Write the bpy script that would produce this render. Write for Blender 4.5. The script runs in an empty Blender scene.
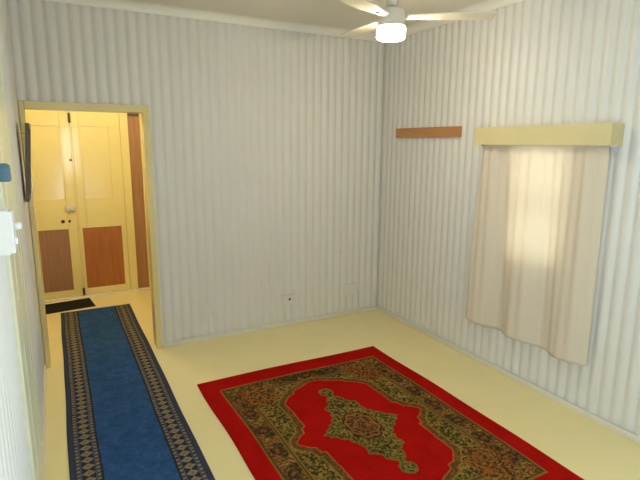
import bpy, bmesh, math, random
import numpy as np
from mathutils import Matrix, Vector
random.seed(4)
S = bpy.context.scene
COL = S.collection
PI = math.pi
PITCH = 0.076            # rib pitch of the corrugated lining
AMP = 0.0066

# ------------------------------------------------------------------ helpers
def link(name, bm, mat, parent=None, smooth=False, recalc=True):
    me = bpy.data.meshes.new(name)
    if recalc:
        bmesh.ops.recalc_face_normals(bm, faces=bm.faces[:])
    bm.to_mesh(me); bm.free()
    if mat is not None:
        me.materials.append(mat)
    if smooth:
        for p in me.polygons: p.use_smooth = True
    o = bpy.data.objects.new(name, me); COL.objects.link(o)
    if parent is not None:
        o.parent = parent
    return o

def tag(o, label, cat, group=None, kind=None):
    o['label'] = label; o['category'] = cat
    if group: o['group'] = group
    if kind: o['kind'] = kind
    return o

def empty(name, loc, rz=0.0):
    o = bpy.data.objects.new(name, None); COL.objects.link(o)
    o.location = loc; o.rotation_euler = (0, 0, rz)
    o.empty_display_size = 0.1
    return o

def box(bm, x0, x1, y0, y1, z0, z1, bev=0.0, seg=2):
    r = bmesh.ops.create_cube(bm, size=1.0)
    vs = r['verts']
    for v in vs:
        v.co = Vector((x0 + (v.co.x + .5) * (x1 - x0), y0 + (v.co.y + .5) * (y1 - y0), z0 + (v.co.z + .5) * (z1 - z0)))
    if bev > 0:
        es = list({e for v in vs for e in v.link_edges})
        bmesh.ops.bevel(bm, geom=es, offset=bev, segments=seg, affect='EDGES', profile=0.6)
    return vs

def lathe(bm, prof, seg=40, origin=(0, 0, 0), axis='Z'):
    rings = []
    for r, h in prof:
        ring = []
        for k in range(seg):
            a = 2 * PI * k / seg
            c = (r * math.cos(a), r * math.sin(a), h)
            if axis == 'X': c = (c[2], c[0], c[1])
            if axis == 'Y': c = (c[0], c[2], c[1])
            ring.append(bm.verts.new(Vector(c) + Vector(origin)))
        rings.append(ring)
    for a, b in zip(rings, rings[1:]):
        for k in range(seg):
            bm.faces.new((a[k], a[(k + 1) % seg], b[(k + 1) % seg], b[k]))
    bm.faces.new(rings[0][::-1]); bm.faces.new(rings[-1])

def sweep(bm, prof, p0, p1, axis):
    """extrude a closed 2-D profile (a, z) along axis between p0 and p1"""
    def pt(a, z, t): return (t, a, z) if axis == 'X' else (a, t, z)
    A = [bm.verts.new(pt(a, z, p0)) for a, z in prof]
    B = [bm.verts.new(pt(a, z, p1)) for a, z in prof]
    n = len(prof)
    for k in range(n):
        bm.faces.new((A[k], A[(k + 1) % n], B[(k + 1) % n], B[k]))
    bm.faces.new(A[::-1]); bm.faces.new(B)

# ------------------------------------------------------------------ materials
def mat(name, col, rough=0.5, spec=0.5, noise=0.0, nscale=8.0, bump=0.0, bscale=60.0, coat=0.0, dark=None, metal=0.0):
    m = bpy.data.materials.new(name); m.use_nodes = True
    nt = m.node_tree; N = nt.nodes; L = nt.links
    b = N['Principled BSDF']
    b.inputs['Roughness'].default_value = rough
    b.inputs['Specular IOR Level'].default_value = spec
    b.inputs['Metallic'].default_value = metal
    b.inputs['Coat Weight'].default_value = coat
    b.inputs['Coat Roughness'].default_value = 0.12
    tc = N.new('ShaderNodeTexCoord')
    nz = N.new('ShaderNodeTexNoise'); nz.inputs['Scale'].default_value = nscale; nz.inputs['Detail'].default_value = 5
    L.new(tc.outputs['Object'], nz.inputs['Vector'])
    rp = N.new('ShaderNodeValToRGB')
    d = dark if dark else tuple(c * (1 - noise) for c in col)
    rp.color_ramp.elements[0].color = (*d, 1); rp.color_ramp.elements[0].position = 0.3
    rp.color_ramp.elements[1].color = (*col, 1); rp.color_ramp.elements[1].position = 0.7
    L.new(nz.outputs['Fac'], rp.inputs['Fac'])
    L.new(rp.outputs['Color'], b.inputs['Base Color'])
    if bump > 0:
        n2 = N.new('ShaderNodeTexNoise'); n2.inputs['Scale'].default_value = bscale; n2.inputs['Detail'].default_value = 4
        L.new(tc.outputs['Object'], n2.inputs['Vector'])
        bp = N.new('ShaderNodeBump'); bp.inputs['Strength'].default_value = bump; bp.inputs['Distance'].default_value = 0.01
        L.new(n2.outputs['Fac'], bp.inputs['Height']); L.new(bp.outputs['Normal'], b.inputs['Normal'])
    return m

def wood(name, c1, c2, rough=0.45, axis='X', scale=6.0):
    m = bpy.data.materials.new(name); m.use_nodes = True
    nt = m.node_tree; N = nt.nodes; L = nt.links
    b = N['Principled BSDF']; b.inputs['Roughness'].default_value = rough
    tc = N.new('ShaderNodeTexCoord'); mp = N.new('ShaderNodeMapping')
    s = [scale * 6] * 3; s['XYZ'.index(axis)] = scale * 0.5
    mp.inputs['Scale'].default_value = s
    nz = N.new('ShaderNodeTexNoise'); nz.inputs['Scale'].default_value = 1.0; nz.inputs['Detail'].default_value = 6
    rp = N.new('ShaderNodeValToRGB')
    rp.color_ramp.elements[0].color = (*c1, 1); rp.color_ramp.elements[0].position = .3
    rp.color_ramp.elements[1].color = (*c2, 1); rp.color_ramp.elements[1].position = .7
    L.new(tc.outputs['Object'], mp.inputs['Vector']); L.new(mp.outputs['Vector'], nz.inputs['Vector'])
    L.new(nz.outputs['Fac'], rp.inputs['Fac']); L.new(rp.outputs['Color'], b.inputs['Base Color'])
    return m

def emis(name, col, strength):
    m = bpy.data.materials.new(name); m.use_nodes = True
    b = m.node_tree.nodes['Principled BSDF']
    b.inputs['Base Color'].default_value = (.9, .88, .8, 1)
    b.inputs['Emission Color'].default_value = (*col, 1); b.inputs['Emission Strength'].default_value = strength
    return m

def attr_fabric(name, rough=0.95, bump=0.25):
    m = bpy.data.materials.new(name); m.use_nodes = True
    nt = m.node_tree; N = nt.nodes; L = nt.links
    b = N['Principled BSDF']; b.inputs['Roughness'].default_value = rough
    b.inputs['Specular IOR Level'].default_value = 0.03
    at = N.new('ShaderNodeAttribute'); at.attribute_name = 'weave'
    tc = N.new('ShaderNodeTexCoord')
    nz = N.new('ShaderNodeTexNoise'); nz.inputs['Scale'].default_value = 160; nz.inputs['Detail'].default_value = 3
    L.new(tc.outputs['Object'], nz.inputs['Vector'])
    mr = N.new('ShaderNodeMapRange'); mr.inputs['To Min'].default_value = .75; mr.inputs['To Max'].default_value = 1.2
    L.new(nz.outputs['Fac'], mr.inputs['Value'])
    mx = N.new('ShaderNodeVectorMath'); mx.operation = 'SCALE'
    L.new(at.outputs['Color'], mx.inputs[0]); L.new(mr.outputs['Result'], mx.inputs['Scale'])
    L.new(mx.outputs['Vector'], b.inputs['Base Color'])
    bp = N.new('ShaderNodeBump'); bp.inputs['Strength'].default_value = bump; bp.inputs['Distance'].default_value = .004
    L.new(nz.outputs['Fac'], bp.inputs['Height']); L.new(bp.outputs['Normal'], b.inputs['Normal'])
    return m

def curtain_mat():
    m = bpy.data.materials.new('curtain_cotton'); m.use_nodes = True
    nt = m.node_tree; N = nt.nodes; L = nt.links
    N.remove(N['Principled BSDF']); out = N['Material Output']
    d = N.new('ShaderNodeBsdfDiffuse'); t = N.new('ShaderNodeBsdfTranslucent')
    d.inputs['Color'].default_value = (0.86, 0.77, 0.64, 1); t.inputs['Color'].default_value = (.84, .79, .67, 1)
    tc = N.new('ShaderNodeTexCoord'); w = N.new('ShaderNodeTexNoise'); w.inputs['Scale'].default_value = 260
    L.new(tc.outputs['Object'], w.inputs['Vector'])
    bp = N.new('ShaderNodeBump'); bp.inputs['Strength'].default_value = .15; bp.inputs['Distance'].default_value = .002
    L.new(w.outputs['Fac'], bp.inputs['Height']); L.new(bp.outputs['Normal'], d.inputs['Normal'])
    mx = N.new('ShaderNodeMixShader'); mx.inputs[0].default_value = .27
    L.new(d.outputs[0], mx.inputs[1]); L.new(t.outputs[0], mx.inputs[2]); L.new(mx.outputs[0], out.inputs['Surface'])
    return m

M = {}
M['wall'] = mat('wall_paint', (.74, .73, .70), .38, .5, noise=.03, nscale=2.5)
M['wall_left'] = M['wall']
M['ceiling'] = mat('ceiling_paint', (.79, .745, .67), .6, .3, noise=.04, nscale=1.5)
M['cornice'] = mat('cornice_paint', (.86, .845, .79), .5, .4, noise=.03)
M['skirt'] = mat('skirting_paint', (.74, .71, .60), .4, .5, noise=.05)
M['floor'] = mat('floor_paint', (.87, .75, .385), .22, .5, noise=.05, nscale=3, bump=.02, bscale=25)
M['cream'] = mat('cream_gloss_paint', (.78, .66, .31), .22, .55, noise=.03, nscale=6, bump=.03, bscale=18)
M['hallcream'] = mat('hall_cream_gloss', (.78, .67, .31), .14, .5, noise=.03, nscale=6, bump=.012, bscale=18)
M['green'] = mat('pale_green_paint', (.73, .73, .53), .28, .5, noise=.04, nscale=6, bump=.04, bscale=14)
M['pelmet'] = mat('pelmet_cream', (.70, .61, .33), .4, .45, noise=.03)
M['panelL'] = wood('brown_panel_cool_light', (.27, .135, .075), (.34, .18, .11), .45, 'Z')  # left panel: its cooler light is mixed into the brown
M['panelR'] = wood('brown_panel_warm_light', (.33, .105, .02), (.42, .15, .035), .45, 'Z')  # same brown as the left panel, with warmer light put into the colour
M['side'] = wood('brown_side_panel', (.33, .165, .075), (.42, .22, .11), .45, 'Z')
M['board'] = wood('tan_timber', (.42, .19, .06), (.54, .26, .09), .45, 'Y', 4)
M['darkwood'] = wood('dark_timber', (.07, .045, .03), (.12, .08, .05), .4, 'Z')
M['picture'] = mat('picture_face', (.20, .15, .10), .3, .5, noise=.5, nscale=9)
M['dark'] = mat('dark_metal', (.05, .035, .025), .45, .5)
M['grey'] = mat('grey_metal', (.62, .61, .58), .35, .5, noise=.05)
M['white'] = mat('white_plastic', (.84, .84, .82), .3, .5)
M['bracket'] = mat('bracket_metal', (.72, .74, .76), .3, .5, metal=.4)
M['fan'] = mat('fan_enamel', (.74, .71, .64), .35, .5)
M['blade'] = mat('fan_blade_enamel', (.72, .66, .54), .4, .5)
M['blue'] = mat('blue_plastic', (.07, .16, .22), .4, .5)
M['mat'] = mat('black_rubber', (.022, .021, .02), .8, .2, noise=.3, nscale=60, bump=.5, bscale=120)
M['sill'] = mat('worn_sill_paint', (.85, .80, .66), .3, .5, noise=.1, nscale=20)
M['shade'] = emis('lit_opal_glass', (1.0, .85, .60), 74.0)
M['curtain'] = curtain_mat()
M['rug'] = attr_fabric('rug_pile')
M['runner'] = attr_fabric('runner_pile')
gl = bpy.data.materials.new('window_glass'); gl.use_nodes = True
gn = gl.node_tree.nodes; gk = gl.node_tree.links; gn.remove(gn['Principled BSDF'])
gt = gn.new('ShaderNodeBsdfTransparent'); gt.inputs['Color'].default_value = (.95, .97, .97, 1)
gg = gn.new('ShaderNodeBsdfGlossy'); gg.inputs['Roughness'].default_value = .02
gfr = gn.new('ShaderNodeFresnel'); gfr.inputs['IOR'].default_value = 1.45
gm = gn.new('ShaderNodeMixShader'); gk.new(gfr.outputs[0], gm.inputs[0]); gk.new(gt.outputs[0], gm.inputs[1]); gk.new(gg.outputs[0], gm.inputs[2])
gk.new(gm.outputs[0], gn['Material Output'].inputs['Surface'])
M['glass'] = gl

# ------------------------------------------------------------------ the room shell
WX = 0.012               # mean plane of the right lining (X)
WY = 0.012               # mean plane of the back lining (Y)
LX = -3.078              # mean plane of the left lining
FY = -4.75               # mean plane of the front lining
CZ = 2.722               # ceiling

def corrugated(name, along, plane, inward, segs, back, label, phase=0.0, extra=None):
    """segs: (a0, a1, z0, z1) pieces of one lining; back = slab thickness behind it"""
    bm = bmesh.new()
    for a0, a1, z0, z1 in segs:
        step = PITCH / 18
        k0 = math.ceil(a0 / step); k1 = math.floor(a1 / step)
        pts = sorted(set([a0] + [k * step for k in range(k0, k1 + 1) if a0 + 1e-4 < k * step < a1 - 1e-4] + [a1]))
        prev = None
        for a in pts:
            sn = math.sin(PI * (a - phase) / PITCH) ** 2
            d = AMP * (2 * ((sn + .02) / 1.02) ** .62 - 1)
            q = plane + inward * d
            cs = [(a, q, z) if along == 'X' else (q, a, z) for z in (z0, z1)]
            cur = [bm.verts.new(c) for c in cs]
            if prev: bm.faces.new((prev[0], cur[0], cur[1], prev[1]))
            prev = cur
        b0 = plane - inward * (AMP + .003); b1 = plane - inward * (AMP + back)
        lo, hi = min(b0, b1), max(b0, b1)
        if along == 'X': box(bm, a0, a1, lo, hi, z0, z1)
        else: box(bm, lo, hi, a0, a1, z0, z1)
    o = link(name, bm, M['wall'], smooth=True)
    for p in o.data.polygons:
        n = p.normal
        if abs(n.z) > .9 or p.area > .02: p.use_smooth = False
    tag(o, label, 'wall', kind='structure')
    return o

OPX0, OPX1, OPZ = -3.035, -2.245, 1.935
corrugated('wall_back', 'X', WY, -1, [(-3.10, OPX0 - .012, 0, CZ), (OPX0 - .012, OPX1 + .012, OPZ + .012, CZ), (OPX1 + .012, .03, 0, CZ)], .10,
           'cream corrugated iron wall holding the hall doorway', phase=.02)
Q0, Q1, QZ0, QZ1 = -4.45, -3.15, .70, 2.05
W0, W1, WZ0, WZ1 = -2.12, -1.62, .90, 1.74
corrugated('wall_right', 'Y', WX, -1, [(FY - .03, Q0, 0, CZ), (Q0, Q1, 0, QZ0), (Q0, Q1, QZ1, CZ), (Q1, W0, 0, CZ), (W0, W1, 0, WZ0), (W0, W1, WZ1, CZ), (W1, .03, 0, CZ)], .11,
           'cream corrugated iron wall behind the curtain and timber rail', phase=.015)
D0, D1, DZ = -1.872, -1.35, 2.03
G0, G1, GZ0, GZ1 = -4.50, -3.20, .70, 2.05
corrugated('wall_left', 'Y', LX, 1, [(FY - .03, G0, 0, CZ), (G0, G1, 0, GZ0), (G0, G1, GZ1, CZ), (G1, D0, 0, CZ), (D0, D1, DZ, CZ), (D1, .03, 0, CZ)], .10,
           'pale corrugated iron wall with the green door, seen edge on')
V0, V1, VZ0, VZ1 = -2.76, -2.42, 1.05, 2.0
corrugated('wall_front', 'X', FY, 1, [(-3.10, V0, 0, CZ), (V0, V1, 0, VZ0), (V0, V1, VZ1, CZ), (V1, .03, 0, CZ)], .10,
           'corrugated wall behind the viewer with an added unseen window')

bm = bmesh.new(); box(bm, -3.7, .14, FY - .14, 2.2, -.12, 0)
tag(link('floor', bm, M['floor']), 'glossy cream painted floor under the rugs', 'floor', kind='structure')
bm = bmesh.new(); box(bm, -3.7, .14, FY - .14, 2.2, CZ, CZ + .12)
tag(link('ceiling', bm, M['ceiling']), 'flat tan cream ceiling above the fan', 'ceiling', kind='structure')

# hall shell
HY = 1.87
bm = bmesh.new(); box(bm, -3.55, -3.45, .12, 2.1, 0, CZ)
tag(link('wall_hall_left', bm, M['hallcream']), 'left side wall of the hall', 'wall', kind='structure')
bm = bmesh.new(); box(bm, -1.60, -1.50, .12, 2.1, 0, CZ)
tag(link('wall_hall_right', bm, M['hallcream']), 'right side wall of the hall', 'wall', kind='structure')
bm = bmesh.new()
box(bm, -3.45, -3.22, HY - .03, 2.1, 0, CZ); box(bm, -3.22, -1.955, HY - .03, 2.1, 2.13, CZ); box(bm, -1.955, -1.60, HY - .03, 2.1, 0, CZ)
box(bm, -3.22, -1.955, HY + .09, 2.1, 0, 2.13)
tag(link('wall_hall_end', bm, M['hallcream']), 'yellow cream end wall of the hall around the double doors', 'wall', kind='structure')
# plain lining on the hall side of the partition
bm = bmesh.new()
box(bm, -3.45, OPX0 - .012, .121, .135, 0, CZ); box(bm, OPX0 - .012, OPX1 + .012, .121, .135, OPZ + .012, CZ); box(bm, OPX1 + .012, -1.60, .121, .135, 0, CZ)
tag(link('wall_hall_near', bm, M['hallcream']), 'hall side of the doorway wall', 'wall', kind='structure')

# skirting strips (thin, standing proud of the ribs)
def skirt(name, x0, x1, y0, y1, label):
    bm = bmesh.new(); box(bm, x0, x1, y0, y1, 0, .038, .003)
    tag(link(name, bm, M['skirt']), label, 'skirting', kind='structure')
skirt('baseboard_back', -2.195, -.010, -.010, .003, 'low pale skirting strip along the back wall')
skirt('baseboard_right', -.010, .003, FY + .01, .003, 'low pale skirting strip along the curtain wall')
skirt('baseboard_left', -3.074, -3.064, -1.265, -.02, 'low skirting strip beyond the green door')

# cornices : cove profile
H = 2.665
def cove(base, sgn):
    c = []
    n = 8
    for k in range(n + 1):
        t = k / n * PI / 2
        c.append((base + sgn * (.060 - .060 * math.cos(t) + .006), H + .005 + .052 * math.sin(t)))
    pr = [(base, H), (base + sgn * .006, H)] + c + [(base, CZ)]
    return pr
bm = bmesh.new(); sweep(bm, cove(.006, -1), -3.07, .01, 'X')
tag(link('trim_1', bm, M['cornice']), 'pale cornice moulding above the back wall', 'cornice', kind='structure')
bm = bmesh.new(); sweep(bm, cove(.006, -1), FY + .01, .01, 'Y')
tag(link('trim_2', bm, M['cornice']), 'pale cornice moulding above the curtain wall', 'cornice', kind='structure')
bm = bmesh.new(); sweep(bm, cove(-3.072, 1), FY + .01, .01, 'Y')
tag(link('trim_3', bm, M['cornice']), 'pale cornice moulding above the left wall', 'cornice', kind='structure')

# doorway architrave + reveal in the back wall
fr = tag(empty('trim_4', (-2.64, 0, 0)), 'cream gloss frame around the doorway to the hall', 'door frame', kind='structure')
def ch(name, bm, m, par, smooth=False):
    o = link(name, bm, m, None, smooth); o.parent = par
    o.matrix_parent_inverse = Matrix.Translation(-Vector(par.location)) if par.rotation_euler.z == 0 and par.parent is None else Matrix()
    return o
def boxes(lst, bev=.003):
    bm = bmesh.new()
    for b in lst: box(bm, *b, bev)
    return bm
ch('jamb', boxes([(OPX1, OPX1 + .012, .0, .135, 0, OPZ + .012)]), M['cream'], fr)
ch('jamb', boxes([(OPX0 - .012, OPX0, .0, .135, 0, OPZ + .012)]), M['cream'], fr)
ch('head', boxes([(OPX0, OPX1, .0, .135, OPZ, OPZ + .012)]), M['cream'], fr)
ch('architrave', boxes([(OPX1, -2.198, -.014, .004, 0, 1.99)], .004), M['cream'], fr)
ch('architrave', boxes([(-3.068, OPX0, -.014, .004, 0, 1.99)], .004), M['cream'], fr)
ch('architrave', boxes([(OPX0, OPX1, -.0145, .004, OPZ, 1.99)], .004), M['cream'], fr)

# ------------------------------------------------------------------ hall double doors
DY = HY - .02            # front face of the leaves (1.85)
fr = tag(empty('trim_5', (-2.6, DY, 0)), 'cream timber frame holding the hall double doors', 'door frame', kind='structure')
ch('post', boxes([(-3.22, -3.155, DY - .02, DY + .09, 0, 2.13)]), M['hallcream'], fr)
ch('post', boxes([(-2.21, -2.125, DY - .02, DY + .09, 0, 2.05)], .006), M['hallcream'], fr)
ch('post', boxes([(-2.0, -1.984, DY - .02, DY + .09, 0, 2.05)], .004), M['hallcream'], fr)
ch('head', boxes([(-3.155, -1.955, DY - .02, DY + .09, 2.05, 2.13)]), M['hallcream'], fr)
o = ch('edge_strip', boxes([(-1.984, -1.950, DY - .025, DY + .02, .02, 2.05)], .002), M['side'], fr); o['label'] = 'brown edge strip'
ch('threshold', boxes([(-3.155, -2.0, DY - .045, DY + .06, 0, .018)], .004), M['sill'], fr)
sp = tag(empty('trim_6', (-2.06, DY, 0)), 'narrow full-height brown side panel right of the hall doors', 'side panel', kind='structure')
ch('panel', boxes([(-2.125, -2.0, DY + .02, DY + .05, .02, 2.0)], .0), M['side'], sp)
ch('head_shadow_strip', boxes([(-2.125, -2.0, DY + .005, DY + .05, 2.0, 2.05)], .0), M['darkwood'], sp)  # dark strip painted in for the shadow at the panel head

def hall_leaf(name, x0, x1, pan, lou, pmat, label):
    r = tag(empty(name, ((x0 + x1) / 2, DY, .02)), label, 'door', kind='structure')
    T = .038
    pz0, pz1 = .095, .78; lz0, lz1 = 1.11, 1.875; zt = 2.045
    px0, px1 = pan; lx0, lx1 = lou
    bm = bmesh.new()
    # frame of the leaf: rails and stiles around a sunken lower panel and a sunken louvred panel
    box(bm, x0, x1, DY, DY + T, .02, pz0, .002)
    box(bm, x0, x1, DY, DY + T, pz1, lz0, .002)
    box(bm, x0, x1, DY, DY + T, lz1, zt, .002)
    box(bm, x0, px0, DY, DY + T, pz0, pz1, .002); box(bm, px1, x1, DY, DY + T, pz0, pz1, .002)
    box(bm, x0, lx0, DY, DY + T, lz0, lz1, .002); box(bm, lx1, x1, DY, DY + T, lz0, lz1, .002)
    ch('leaf_frame', bm, M['hallcream'], r)
    o = ch('lower_panel', boxes([(px0 - .002, px1 + .002, DY + .008, DY + .03, pz0 - .002, pz1 + .002)], 0), pmat, r)
    o['label'] = 'brown lower panel'
    bm = bmesh.new(); n = 15; st = (lz1 - lz0) / n
    for k in range(n):
        z = lz0 + k * st
        A = [bm.verts.new((lx0, DY + .007, z)), bm.verts.new((lx1, DY + .007, z)), bm.verts.new((lx1, DY + .0105, z + st)), bm.verts.new((lx0, DY + .0105, z + st)),
             bm.verts.new((lx0, DY + .03, z)), bm.verts.new((lx1, DY + .03, z)), bm.verts.new((lx1, DY + .03, z + st)), bm.verts.new((lx0, DY + .03, z + st))]
        for f in ((0, 1, 2, 3), (4, 7, 6, 5), (0, 4, 5, 1), (3, 2, 6, 7)): bm.faces.new([A[i] for i in f])
    ch('louvre', bm, M['hallcream'], r)
    return r
d2 = hall_leaf('door_2', -3.1545, -2.6905, (-3.09, -2.80), (-3.065, -2.81), M['panelL'], 'left leaf of the yellow hall doors, with the grey lock and brown panel with cooler light painted in')
d3 = hall_leaf('door_3', -2.690, -2.2105, (-2.663, -2.262), (-2.605, -2.33), M['panelR'], 'right leaf of the yellow hall doors, with a brown panel with warmer light painted in')
# meeting beads
bm = boxes([(-2.800, -2.785, DY - .010, DY + .002, .80, 2.04), (-2.708, -2.692, DY - .014, DY + .002, .03, 2.04)], .004); ch('bead', bm, M['hallcream'], d2)
bm = boxes([(-2.620, -2.606, DY - .008, DY + .002, .80, 2.04)], .004); ch('bead', bm, M['hallcream'], d3)
# lock, keyholes, spy hole, barrel bolts
lk = boxes([(-2.815, -2.715, DY - .035, DY + .001, .975, 1.03)], .006)
lko = ch('rim_lock', lk, M['grey'], d2, True); lko['label'] = 'grey rim lock'
bm = bmesh.new(); lathe(bm, [(.012, 0), (.012, -.012), (.008, -.016)], 16, (-2.755, DY - .033, 1.0), 'Y'); ch('lock_snib', bm, M['grey'], d2, True)
for x, r_ in ((-2.848, .019), (-2.785, .014)):
    bm = bmesh.new(); lathe(bm, [(r_, .004), (r_, -.008), (r_ * .6, -.016)], 18, (x, DY, .867), 'Y')
    ch('keyhole_cover', bm, M['dark'], d2, True)
bm = bmesh.new(); lathe(bm, [(.013, .004), (.013, -.004), (.008, -.007)], 18, (-2.722, DY, 1.523), 'Y'); ch('spy_hole', bm, M['dark'], d2, True)
for z0, z1 in ((1.915, 2.005), (.03, .105)):
    bm = boxes([(-2.714, -2.690, DY - .022, DY - .012, z0, z1)], .002)
    lathe(bm, [(.006, z0 - .005), (.006, z1 + .01)], 12, (-2.702, DY - .026, 0)); ch('barrel_bolt', bm, M['dark'], d2)

# ------------------------------------------------------------------ left door
d1 = tag(empty('door_1', (LX, -1.635, 0)), 'pale green door and frame in the left wall', 'door', kind='structure')
XA = -3.062
ch('architrave', boxes([(LX - .02, XA, D1, D1 + .08, 0, 2.11)], .004), M['green'], d1)
ch('architrave', boxes([(LX - .02, XA, D0 - .088, D0, 0, 2.11)], .004), M['green'], d1)
ch('architrave', boxes([(LX - .02, XA + .001, D0, D1, DZ, 2.11)], .004), M['green'], d1)
bm = boxes([(-3.10, -3.0645, D0 + .002, D1 - .002, .008, DZ - .002)], .002)
for z0, z1 in ((.2, .85), (1.05, 1.85)):
    box(bm, -3.066, -3.0630, D0 + .11, D0 + .13, z0, z1, .0005); box(bm, -3.066, -3.0630, D1 - .13, D1 - .11, z0, z1, .0005)
ch('leaf', bm, M['green'], d1)
bm = bmesh.new(); box(bm, LX - .11, -3.101, D0, D1, 0, DZ); ch('backing', bm, M['green'], d1)

# ------------------------------------------------------------------ windows
def window(name, axis, a0, a1, z0, z1, p0, p1, label):
    c = ((a0 + a1) / 2)
    loc = (c, p0, z0) if axis == 'X' else (p0, c, z0)
    r = tag(empty(name, loc), label, 'window', kind='structure')
    def bb(b0, b1, q0, q1, s0, s1): return (b0, b1, q0, q1, s0, s1) if axis == 'X' else (q0, q1, b0, b1, s0, s1)
    lo, hi = min(p0, p1), max(p0, p1)
    t = .035
    ch('window_frame', boxes([bb(a0, a0 + t, lo, hi, z0, z1), bb(a1 - t, a1, lo, hi, z0, z1), bb(a0 + t, a1 - t, lo, hi, z0, z0 + t), bb(a0 + t, a1 - t, lo, hi, z1 - t, z1),
                              bb(a0 + t, a1 - t, lo + .02, hi - .02, (z0 + z1) / 2 - .018, (z0 + z1) / 2 + .018)]), M['cream'], r)
    m = (lo + hi) / 2
    ch('pane', boxes([bb(a0 + t, a1 - t, m - .002, m + .002, z0 + t, z1 - t)], 0), M['glass'], r)
window('window_1', 'Y', W0, W1, WZ0, WZ1, WX + .015, WX + .10, 'small window glowing through the curtain')
window('added_window_3', 'Y', Q0, Q1, QZ0, QZ1, WX + .015, WX + .10, 'unseen window added for daylight, in the curtain wall beyond the view')  # out of view, added to bring daylight in from the right
window('added_window_4', 'Y', G0, G1, GZ0, GZ1, LX - .09, LX - .015, 'unseen window added for daylight, in the left wall beside the viewer')  # out of view, added to throw daylight across onto the curtain wall
window('added_window_2', 'X', V0, V1, VZ0, VZ1, FY - .10, FY - .015, 'unseen window added for daylight behind the viewer')  # out of view, added to give the hall doors their glare

# ------------------------------------------------------------------ curtain, rod, pelmet
pl = tag(empty('pelmet', (-.06, -1.86, 1.71)), 'cream yellow timber pelmet box above the curtain', 'pelmet')
PY0, PY1, PX = -2.385, -1.345, -.110
ch('front_board', boxes([(PX, PX + .016, PY0, PY1, 1.708, 1.832)], .002), M['pelmet'], pl)
ch('side_board', boxes([(PX + .016, .006, PY0, PY0 + .016, 1.708, 1.832)], .002), M['pelmet'], pl)
ch('side_board', boxes([(PX + .016, .006, PY1 - .016, PY1, 1.708, 1.832)], .002), M['pelmet'], pl)
ch('top_board', boxes([(PX + .016, .006, PY0 + .016, PY1 - .016, 1.818, 1.831)], .001), M['pelmet'], pl)

rd = tag(empty('curtain_rod', (-.05, -1.86, 1.705)), 'pale metal curtain rod tucked under the pelmet', 'curtain rod')
bm = bmesh.new(); lathe(bm, [(.008, -2.366), (.008, -1.364)], 16, (-.052, 0, 1.722), 'Y'); ch('rod', bm, M['bracket'], rd, True)
for y in (-2.356, -1.374):
    bm = boxes([(-.006, .004, y - .010, y + .010, 1.655, 1.745), (-.064, -.004, y - .003, y + .003, 1.70, 1.742)], .001)
    ch('bracket', bm, M['bracket'], rd)

def curtain():
    bm = bmesh.new()
    ny, nz = 130, 60
    grid = []
    for q in range(13):                  # pocket around the rod
        a = -PI / 2 + .35 + (2 * PI - .35) * q / 12
        row = []
        for i in range(ny + 1):
            y = -1.392 - i / ny * (2.342 - 1.392)
            rr = .0125 + .001 * math.sin(y * 75)
            row.append(bm.verts.new((-.052 + rr * math.cos(a), y, 1.722 + rr * math.sin(a))))
        grid.append(row)
    for j in range(1, nz + 1):
        t = j / nz                       # 0 top .. 1 bottom
        row = []
        for i in range(ny + 1):
            s = i / ny
            yb = -1.318 - s * (2.345 - 1.318)
            yt = -1.392 - s * (2.342 - 1.392)
            y = yt + (yb - yt) * t ** .8
            am = .010 + .028 * t
            ph = 2 * PI * (y + 1.42) / .39
            x = -.050 - am * math.cos(ph)
            x -= .006 * (1 - .55 * t) * math.cos(2 * PI * y / .083 + 1.3 * math.sin(y * 9) + 1.5 * t)
            x -= .006 * math.sin(2 * PI * (y / .19) + 2.1 * t)
            x = min(x, -.010); x = max(x, -.088)
            k = max(0.0, 1 - t / .05)
            x = x * (1 - k) - .052 * k
            z = 1.7095 + (.335 - 1.7095) * t
            if j == nz: z += .006 * math.sin(y * 13)
            row.append(bm.verts.new((x, y, z)))
        grid.append(row)
    for j in range(len(grid) - 1):
        for i in range(ny):
            bm.faces.new((grid[j][i], grid[j][i + 1], grid[j + 1][i + 1], grid[j + 1][i]))
    o = link('curtain', bm, M['curtain'], smooth=True)
    md = o.modifiers.new('thick', 'SOLIDIFY'); md.thickness = .0012; md.offset = 0
    return o
tag(curtain(), 'thin off-white cotton curtain hanging below the pelmet', 'curtain')

# ------------------------------------------------------------------ timber rail and wall plates
bm = boxes([(-.018, .006, -1.093, -.250, 1.770, 1.854)], .003)
tag(link('timber_rail', bm, M['board']), 'orange brown timber rail on the wall left of the curtain', 'rail')

def plate(cx, cz, w, h, detailed, label, nm='wall_plate'):
    r = tag(empty(nm, (cx, .0, cz)), label, 'wall plate', group=None)
    ch('cover', boxes([(cx - w / 2, cx + w / 2, -.007, .008, cz - h / 2, cz + h / 2)], .003), M['wall'], r)
    if detailed:
        ch('hood', boxes([(cx - .055, cx + .055, -.032, -.006, cz + .035, cz + .043)], .003), M['wall'], r)
        bm = bmesh.new(); lathe(bm, [(.012, .0), (.012, -.013), (.008, -.015)], 16, (cx + .012, 0, cz - .015), 'Y')
        o = ch('screw_hole', bm, M['dark'], r); o['label'] = 'small dark hole'
        ch('surround', boxes([(cx - .04, cx + .05, -.011, -.006, cz - .05, cz + .028)], .002), M['wall'], r)
    else:
        ch('lip', boxes([(cx - w / 2 + .004, cx + w / 2 - .004, -.011, -.005, cz + h / 2 - .010, cz + h / 2 - .004)], .002), M['wall'], r)
    return r
plate(-1.025, .275, .13, .13, True, 'wall-coloured plate with a dark hole low on the back wall, middle of three')
plate(-1.775, .285, .14, .075, False, 'faint painted-over plate low on the back wall, nearest the doorway')
plate(-.335, .262, .13, .12, False, 'faint painted-over plate low on the back wall, nearest the corner')

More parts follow.
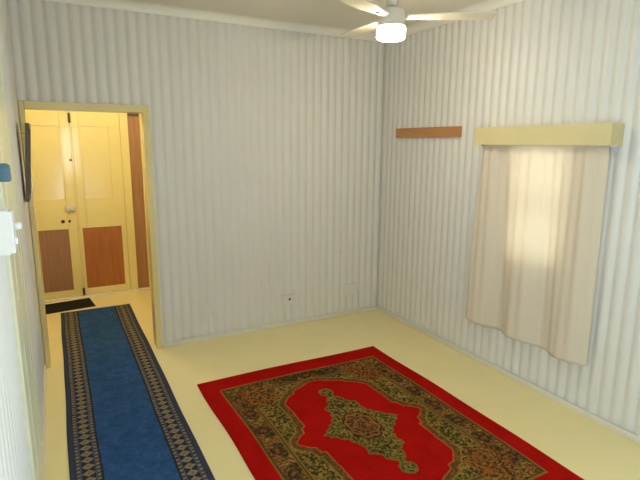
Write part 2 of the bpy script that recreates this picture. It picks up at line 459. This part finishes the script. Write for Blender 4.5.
# ------------------------------------------------------------------ things on the left wall
fc = tag(empty('fan_controller', (-3.07, -2.13, 1.4)), 'white wall control box with a small knob beside the green door', 'switch')
ch('backing_box', boxes([(-3.076, -3.040, -2.185, -2.075, 1.326, 1.478)], .004), M['white'], fc, False)
ch('face_plate', boxes([(-3.041, -3.026, -2.180, -2.080, 1.330, 1.474)], .004), M['white'], fc, False)
bm = bmesh.new(); lathe(bm, [(.013, -3.027), (.012, -3.008), (.009, -3.004)], 20, (0, -2.125, 1.416), 'X'); ch('knob', bm, M['white'], fc, True)
ch('rocker_switch', boxes([(-3.027, -3.019, -2.135, -2.115, 1.355, 1.378)], .002), M['white'], fc)

hk = tag(empty('wall_hook', (-3.07, -1.995, 1.60)), 'small blue rounded hook beside the green door, above the white control box', 'hook')
bm = bmesh.new(); lathe(bm, [(.026, -3.072), (.026, -3.040), (.020, -3.030), (.010, -3.028)], 24, (0, -1.995, 1.603), 'X'); ch('disc', bm, M['blue'], hk, True)
bm = boxes([(-3.066, -3.028, -2.02, -1.97, 1.563, 1.603)], .008); ch('peg', bm, M['blue'], hk, True)

# leaning picture near the doorway: top tilts out from the wall
pc = tag(empty('picture_frame', (-3.068, -.40, 1.33)), 'dark framed picture leaning out from the left wall by the doorway', 'picture')
tilt = math.atan2(.042, .50)
def tilted(lst, bev=.002):
    bm = boxes(lst, bev)
    Mx = Matrix.Translation(Vector((-3.063, 0, 1.335))) @ Matrix.Rotation(tilt, 4, 'Y')
    bmesh.ops.transform(bm, matrix=Mx, verts=bm.verts[:])
    return bm
PA, PB = -.50, -.22
ch('frame', tilted([(0, .022, PA, PB, 0, .03), (0, .022, PA, PB, .46, .49), (0, .022, PA, PA + .03, .03, .46), (0, .022, PB - .03, PB, .03, .46)]), M['darkwood'], pc)
ch('print', tilted([(.004, .012, PA + .028, PB - .028, .028, .462)], 0), M['picture'], pc)
ch('backing', tilted([(0, .004, PA + .028, PB - .028, .028, .462)], 0), M['darkwood'], pc)
bm = bmesh.new()
box(bm, -3.074, -3.026, -.361, -.359, 1.76, 1.762); ch('hanging_wire', bm, M['dark'], pc)

# ------------------------------------------------------------------ ceiling fan
FX, FYY, FZ = -1.006, -1.5, 2.462
fan = tag(empty('ceiling_fan', (FX, FYY, CZ)), 'white three-blade ceiling fan with a lit round lamp', 'ceiling fan')
def fanpart(name, prof, m, seg=40):
    bm = bmesh.new(); lathe(bm, prof, seg, (FX, FYY, 0)); o = ch(name, bm, m, fan, True)
    o.data.polygons.foreach_set('use_smooth', [len(p.vertices) == 4 for p in o.data.polygons]); return o
fanpart('ceiling_canopy', [(.062, CZ), (.062, CZ - .01), (.05, CZ - .045), (.03, CZ - .06)], M['fan'])
fanpart('downrod', [(.014, CZ - .05), (.014, 2.55)], M['fan'], 20)
fanpart('coupling_cover', [(.022, 2.60), (.030, 2.596), (.037, 2.555), (.037, 2.524), (.02, 2.522)], M['fan'])
bm = bmesh.new(); lathe(bm, [(.007, .0), (.007, -.012)], 12, (FX - .020, FYY - .028, 2.568), 'Y'); o = ch('rod_bolt', bm, M['dark'], fan)
fanpart('neck', [(.020, 2.524), (.024, 2.520), (.024, 2.510)], M['dark'], 24)
fanpart('motor_housing', [(.030, 2.512), (.066, 2.509), (.078, 2.501), (.081, 2.488), (.081, 2.430), (.079, 2.416), (.05, 2.412)], M['fan'])
fanpart('lamp_ring', [(.083, 2.420), (.087, 2.416), (.087, 2.408), (.083, 2.402)], M['fan'])
fanpart('lamp_shade', [(.06, 2.406), (.085, 2.404), (.087, 2.396), (.087, 2.350), (.083, 2.341), (.070, 2.333), (.03, 2.329)], M['shade'])
def blade(deg):
    bm = bmesh.new()
    n = 14; top = []; bot = []
    for k in range(n + 1):
        t = k / n
        r = .095 + t * .515
        w = .034 + .036 * min(1, t * 2.2)
        if t > .93: w *= .86 if t > .99 else .96
        tw = -math.radians(3)
        for lst, dz in ((top, .004), (bot, -.004)):
            lst.append([bm.verts.new((r, s * w, s * w * math.sin(tw) + dz)) for s in (-1, -.5, 0, .5, 1)])
    for k in range(n):
        for i in range(4):
            bm.faces.new((top[k][i], top[k + 1][i], top[k + 1][i + 1], top[k][i + 1]))
            bm.faces.new((bot[k][i], bot[k][i + 1], bot[k + 1][i + 1], bot[k + 1][i]))
        bm.faces.new((top[k][0], bot[k][0], bot[k + 1][0], top[k + 1][0]))
        bm.faces.new((top[k][4], top[k + 1][4], bot[k + 1][4], bot[k][4]))
    for k in (0, n):
        for i in range(4): bm.faces.new((top[k][i], top[k][i + 1], bot[k][i + 1], bot[k][i]))
    Mx = Matrix.Translation((FX, FYY, FZ)) @ Matrix.Rotation(math.radians(deg), 4, 'Z')
    bmesh.ops.transform(bm, matrix=Mx, verts=bm.verts[:])
    b = ch('blade', bm, M['blade'], fan)
    bm = bmesh.new()
    box(bm, .07, .17, -.016, .016, -.011, -.004, .002)
    bmesh.ops.transform(bm, matrix=Mx, verts=bm.verts[:])
    ir = link('blade_iron', bm, M['fan'], b); ir.matrix_parent_inverse = Matrix()
for a in (-34, 86, -154): blade(a)

# ------------------------------------------------------------------ woven floor coverings
def woven(name, x0, x1, y0, y1, nx, ny, thick, colorfn, m, wob=.0, wob_seed=1.0):
    """a thin slab whose top is a fine grid carrying the woven pattern in the 'weave' attribute"""
    xs = np.linspace(x0, x1, nx + 1); ys = np.linspace(y0, y1, ny + 1)
    X, Y = np.meshgrid(xs, ys)
    cols = colorfn(X, Y)
    Xw = X + wob * np.sin(Y * 3.1 + wob_seed) * .8 + wob * .5 * np.sin(Y * 7.3)
    Yw = Y + wob * np.sin(X * 4.3 + wob_seed * 2)
    Z = np.full_like(X, thick)
    edge = np.minimum(np.minimum(X - x0, x1 - X), np.minimum(Y - y0, y1 - Y))
    Z -= thick * .35 * np.clip(1 - edge / .008, 0, 1)
    top = np.stack([Xw, Yw, Z], -1).reshape(-1, 3)
    W = nx + 1
    idx = lambda j, i: j * W + i
    ring = [idx(0, i) for i in range(nx)] + [idx(j, nx) for j in range(ny)] + [idx(ny, i) for i in range(nx, 0, -1)] + [idx(j, 0) for j in range(ny, 0, -1)]
    base = top[ring].copy(); base[:, 2] = 0.0005
    verts = np.concatenate([top, base])
    J, I = np.meshgrid(np.arange(ny), np.arange(nx), indexing='ij')
    a = (J * W + I).ravel()
    faces = np.stack([a, a + 1, a + W + 1, a + W], -1).tolist()
    n0 = len(top); n = len(ring)
    for k in range(n):
        k2 = (k + 1) % n
        faces.append([n0 + k, n0 + k2, ring[k2], ring[k]])
    faces.append([n0 + k for k in range(n)][::-1])
    me = bpy.data.meshes.new(name); me.from_pydata(verts.tolist(), [], faces)
    at = me.color_attributes.new('weave', 'FLOAT_COLOR', 'POINT')
    c = np.ones((len(verts), 4)); c[:n0, :3] = cols.reshape(-1, 3); c[n0:, :3] = cols.reshape(-1, 3)[ring]
    at.data.foreach_set('color', c.ravel())
    me.materials.append(m); me.update()
    o = bpy.data.objects.new(name, me); COL.objects.link(o)
    return o

rng = np.random.default_rng(11)
def vnoise(X, Y, s, seed):
    """smooth value noise, cell size s"""
    r = np.random.default_rng(seed); T = r.random((256, 256))
    u = X / s + 100; v = Y / s + 100
    i = np.floor(u).astype(int); j = np.floor(v).astype(int); f = u - i; g = v - j
    f = f * f * (3 - 2 * f); g = g * g * (3 - 2 * g)
    t = lambda a, b: T[a % 256, b % 256]
    return (t(i, j) * (1 - f) + t(i + 1, j) * f) * (1 - g) + (t(i, j + 1) * (1 - f) + t(i + 1, j + 1) * f) * g
def inpoly(U, V, poly):
    r = np.zeros(U.shape, bool); n = len(poly)
    for k in range(n):
        x1, y1 = poly[k]; x2, y2 = poly[(k + 1) % n]
        if y1 == y2: continue
        c = ((y1 > V) != (y2 > V)) & (U < (x2 - x1) * (V - y1) / (y2 - y1) + x1)
        r ^= c
    return r
def dpoly(U, V, poly):
    d = np.full(U.shape, 9.0); n = len(poly)
    for k in range(n):
        a = np.array(poly[k]); b = np.array(poly[(k + 1) % n]); e = b - a
        t = np.clip(((U - a[0]) * e[0] + (V - a[1]) * e[1]) / (e @ e + 1e-12), 0, 1)
        d = np.minimum(d, np.hypot(U - a[0] - t * e[0], V - a[1] - t * e[1]))
    return np.where(inpoly(U, V, poly), -d, d)
def sym(q):                      # quarter outline (first point on the v axis, last on the u axis) -> closed outline
    q1 = list(q)
    q2 = [(x, -y) for x, y in q[::-1][1:]]
    r = q1 + q2
    l = [(-x, y) for x, y in r[::-1]]
    return r + [p for p in l if abs(p[0]) > 1e-9]

RX0, RX1, RY0, RY1 = -2.105, -.585, -2.80, -.800
RC = ((RX0 + RX1) / 2, (RY0 + RY1) / 2)
RED = np.array([.37, .006, .004]); DRED = np.array([.30, .008, .008])
GOLD = np.array([.30, .175, .035]); RUST = np.array([.24, .075, .018]); OLIVE = np.array([.085, .075, .018])
DARK = np.array([.022, .020, .010]); BROWN = np.array([.085, .045, .016]); ORANGE = np.array([.27, .095, .018]); PALE = np.array([.27, .21, .085])
WINE = np.array([.10, .035, .03])
def rug_colors(X, Y):
    U = X - RC[0]; V = Y - RC[1]
    A, B = np.abs(U), np.abs(V)
    out = np.empty(U.shape + (3,)); out[:] = RED
    def put(mask, c): out[mask] = c
    speck = vnoise(U, V, .009, 3); sp2 = vnoise(A, B, .012, 5); sp3 = vnoise(A, B, .030, 7); sp4 = vnoise(A, B, .055, 9)
    def busy(mask, palette):
        """palette: list of (threshold, colour) on the speckle noise"""
        n = .55 * speck + .45 * sp2
        prev = -1
        mean = sum(c for _, c in palette) / len(palette)
        palette = [(t_, c * .8 + mean * .2) for t_, c in palette]
        for th, c in palette:
            put(mask & (n > prev) & (n <= th), c); prev = th
    # border frame
    bo = (A < .640) & (B < .825)
    busy(bo, [(.36, DARK), (.47, OLIVE), (.55, BROWN), (.61, RUST), (2, GOLD)])
    m = bo & (sp4 > .58) & (sp3 > .4); busy(m, [(.38, WINE), (.54, RUST), (.6, BROWN), (2, GOLD)])
    m = bo & (sp4 < .36); busy(m, [(.52, DARK), (.62, OLIVE), (2, BROWN)])
    # flower heads set along the border
    for c in [(.565, v) for v in (0, .22, .44, .64)] + [(u, .755) for u in (.0, .2, .4)]:
        rr = np.hypot(A - c[0], B - c[1])
        m = rr < .052 + .012 * np.cos(8 * np.arctan2(B - c[1], A - c[0]))
        busy(m, [(.40, DARK), (.52, WINE), (.58, OLIVE), (2, RUST)])
        put((np.abs(rr - .030) < .005) & (speck > .45), DARK); put(rr < .010, GOLD * .6)
    # edge lines of the frame
    e = np.maximum(A - .640, B - .825)
    put((np.abs(e + .006) < .005), GOLD * .7); put((np.abs(e + .018) < .005) & (speck > .4), BROWN)
    e2 = np.maximum(A - .490, B - .680)
    put(bo & (np.abs(e2 + .000) < .005), GOLD * .8); put(bo & (np.abs(e2 - .011) < .006), BROWN); put(bo & (np.abs(e2 - .022) < .004), GOLD * .6)
    # spandrel zone inside the frame
    zone = e2 < -.007
    busy(zone, [(.40, DARK), (.50, OLIVE), (.56, OLIVE * 1.5), (2, GOLD * 1.05)])
    # rust corner rosettes reaching into the frame
    rr = np.hypot(A - .43, (B - .615) * .9)
    m = (rr < .135 + .018 * np.cos(7 * np.arctan2(B - .615, A - .43))) & bo
    busy(m, [(.40, DARK), (.47, BROWN), (.58, RUST), (.64, ORANGE * .8), (2, GOLD * .8)])
    put(m & (np.abs(rr - .085) < .006) & (speck > .4), ORANGE)
    # red field
    fpoly = sym([(0, .645), (.045, .640), (.115, .600), (.190, .565), (.200, .530), (.245, .520), (.290, .470), (.312, .44), (.318, .14), (.345, .125), (.355, .075), (.385, .06), (.43, .012), (.43, 0)])
    d = dpoly(U, V, fpoly)
    put((d < .054), GOLD * .85)
    m = (d < .045); busy(m, [(.50, BROWN), (.62, BROWN * 1.5), (2, RUST)])
    put((d < .012), ORANGE * 1.15)
    put((d < .003), RED)
    # medallion
    mp = sym([(0, .512), (.030, .505), (.052, .470), (.045, .435), (.022, .415), (.020, .395), (.045, .375), (.062, .345), (.060, .315), (.085, .290), (.122, .268), (.118, .232), (.105, .205), (.125, .175), (.120, .150), (.150, .128), (.152, .100), (.190, .085), (.195, .055), (.235, .035), (.245, .012), (.272, 0)])
    wob = .010 * (vnoise(U, V, .02, 21) - .5)
    d = dpoly(U, V, mp) + wob
    m = d < 0
    busy(m, [(.41, DARK), (.52, OLIVE), (.60, OLIVE * 1.6), (2, GOLD * .85 + PALE * .1)])
    put((np.abs(d + .006) < .006), OLIVE * 1.7)
    put((np.abs(d + .045) < .004) & (speck > .45), GOLD * .8)
    ov = np.sqrt((U / .092) ** 2 + (V / .135) ** 2) + .06 * np.cos(8 * np.arctan2(V / .135, U / .092))
    put(ov < 1.14, DARK); put(ov < 1.06, RUST * 1.2)
    m = ov < .90; busy(m, [(.40, DARK), (.52, WINE), (.62, RUST), (2, OLIVE * 2)])
    put(np.abs(ov - .45) < .06, RUST)
    # light wear of the pile
    w = 1 + .22 * (vnoise(X, Y, .09, 31) - .5) + .14 * (speck - .5)
    return out * w[..., None]
rug = woven('area_rug', RX0, RX1, RY0, RY1, 320, 420, .009, rug_colors, M['rug'], wob=.007)
tag(rug, 'red patterned rug with olive central medallion on the cream floor', 'rug')

UX0, UX1, UY0, UY1 = -2.948, -2.286, -2.75, 1.350
NAVY = np.array([.036, .044, .075]); BLUE = np.array([.030, .080, .205]); BEIGE = np.array([.26, .205, .125]); INK = np.array([.026, .028, .042])
def runner_colors(X, Y):
    out = np.empty(X.shape + (3,)); out[:] = BLUE
    e = np.minimum(X - UX0, UX1 - X)
    n = vnoise(X, Y, .05, 41); n2 = vnoise(X, Y, .012, 43)
    out *= (.86 + .3 * (n - .5) + .18 * (n2 - .5) + .14)[..., None]
    b = e < .152
    out[b] = NAVY
    out[(e < .026)] = NAVY * 1.25
    P2 = .062
    ph = (Y / P2) % 1 - .5
    # lattice of beige diamonds
    c = np.abs(e - .091)
    dm = c / .034 + np.abs(ph) / .46
    m = b & (c < .036)
    out[m] = INK
    out[m & (dm < 1.0)] = BEIGE * .95
    out[m & (dm < .36)] = BEIGE * .55
    # dashed guard lines
    q = (Y / .034) % 1
    for s in (.042, .140):
        m = np.abs(e - s) < .008
        out[m] = np.where((q[m] < .62)[:, None], BEIGE * .85, INK)
    out[np.abs(e - .153) < .006] = INK
    out[np.abs(e - .0545) < .004] = NAVY * 1.8
    out[np.abs(e - .127) < .004] = NAVY * 1.8
    return out * (1 + .18 * (n2 - .5))[..., None]
run = woven('runner_rug', UX0, UX1, UY0, UY1, 165, 680, .007, runner_colors, M['runner'], wob=.0025, wob_seed=2.2)
tag(run, 'long blue runner rug with beige diamond borders leading into the hall', 'rug')

dm = boxes([(-.235, .235, -.165, .165, 0, .008)], .003)
for k in range(15):
    box(dm, -.22, .22, -.15 + k * .0207, -.142 + k * .0207, .007, .010)
o = link('doormat', dm, M['mat']); o.location = (-2.868, 1.572, 0); o.rotation_euler.z = math.radians(7)
tag(o, 'small black doormat in front of the hall doors', 'doormat')

# ------------------------------------------------------------------ light
w = bpy.data.worlds.new('sky'); S.world = w; w.use_nodes = True
bg = w.node_tree.nodes['Background']
bg.inputs['Color'].default_value = (.80, .90, 1.0, 1); bg.inputs['Strength'].default_value = 2.2
def light(name, kind, loc, rot, power, col, size=(1, 1), portal=False):
    d = bpy.data.lights.new(name, kind); d.energy = power; d.color = col
    if kind == 'AREA':
        d.shape = 'RECTANGLE'; d.size, d.size_y = size
        d.cycles.is_portal = portal
    elif kind == 'POINT': d.shadow_soft_size = size
    o = bpy.data.objects.new(name, d); COL.objects.link(o); o.location = loc; o.rotation_euler = rot
    return o
# daylight at the curtain window, plus three unseen windows added for light
light('daylight_curtain_window', 'AREA', (.135, (W0 + W1) / 2, (WZ0 + WZ1) / 2), (0, PI / 2, 0), 12.5, (.95, .98, 1.0), (WZ1 - WZ0, W1 - W0))
light('daylight_added_window_3', 'AREA', (.135, (Q0 + Q1) / 2, (QZ0 + QZ1) / 2), (0, PI / 2, 0), 94, (.70, .86, 1.0), (QZ1 - QZ0, Q1 - Q0))  # lights the added window in the curtain wall
light('daylight_added_window_4', 'AREA', (LX - .12, (G0 + G1) / 2, (GZ0 + GZ1) / 2), (0, -PI / 2, 0), 34, (.70, .86, 1.0), (GZ1 - GZ0, G1 - G0))  # lights the added window in the left wall
light('daylight_added_window_2', 'AREA', ((V0 + V1) / 2, FY - .13, (VZ0 + VZ1) / 2), (PI / 2, 0, 0), 18, (.86, .93, 1.0), (V1 - V0, VZ1 - VZ0))  # lights the added window behind the viewer
light('hall_added_lamp', 'POINT', (-2.5, .50, 2.42), (0, 0, 0), 28, (1, .95, .80), .12)  # unseen lamp, added to brighten the hall

# ------------------------------------------------------------------ camera
f, yaw, pitch, roll, cx, cy, cz = 495.678, .490194, .190160, .0068000, -2.888492, -4.127343, 1.702499
sy, cy_, sp_, cp = math.sin(yaw), math.cos(yaw), math.sin(pitch), math.cos(pitch)
fw = Vector((sy * cp, cy_ * cp, -sp_)); r0 = Vector((cy_, -sy, 0)); u0 = r0.cross(fw)
r1 = math.cos(roll) * r0 + math.sin(roll) * u0; u1 = -math.sin(roll) * r0 + math.cos(roll) * u0
cam = bpy.data.cameras.new('camera'); co = bpy.data.objects.new('camera', cam); COL.objects.link(co)
cam.sensor_fit = 'HORIZONTAL'; cam.sensor_width = 36; cam.lens = f * 36 / 640; cam.clip_start = .02
Mx = Matrix((r1, u1, -fw)).transposed().to_4x4(); Mx.translation = Vector((cx, cy, cz))
co.matrix_world = Mx
S.camera = co

vs = S.view_settings
S.display_settings.display_device = 'sRGB'
vs.view_transform = 'Standard'; vs.look = 'None'; vs.gamma = 1.0; vs.use_curve_mapping = False
vs.exposure = 0.07
S.cycles.use_denoising = True
S.cycles.max_bounces = 10; S.cycles.diffuse_bounces = 6; S.cycles.glossy_bounces = 4
S.cycles.sample_clamp_indirect = 6.0
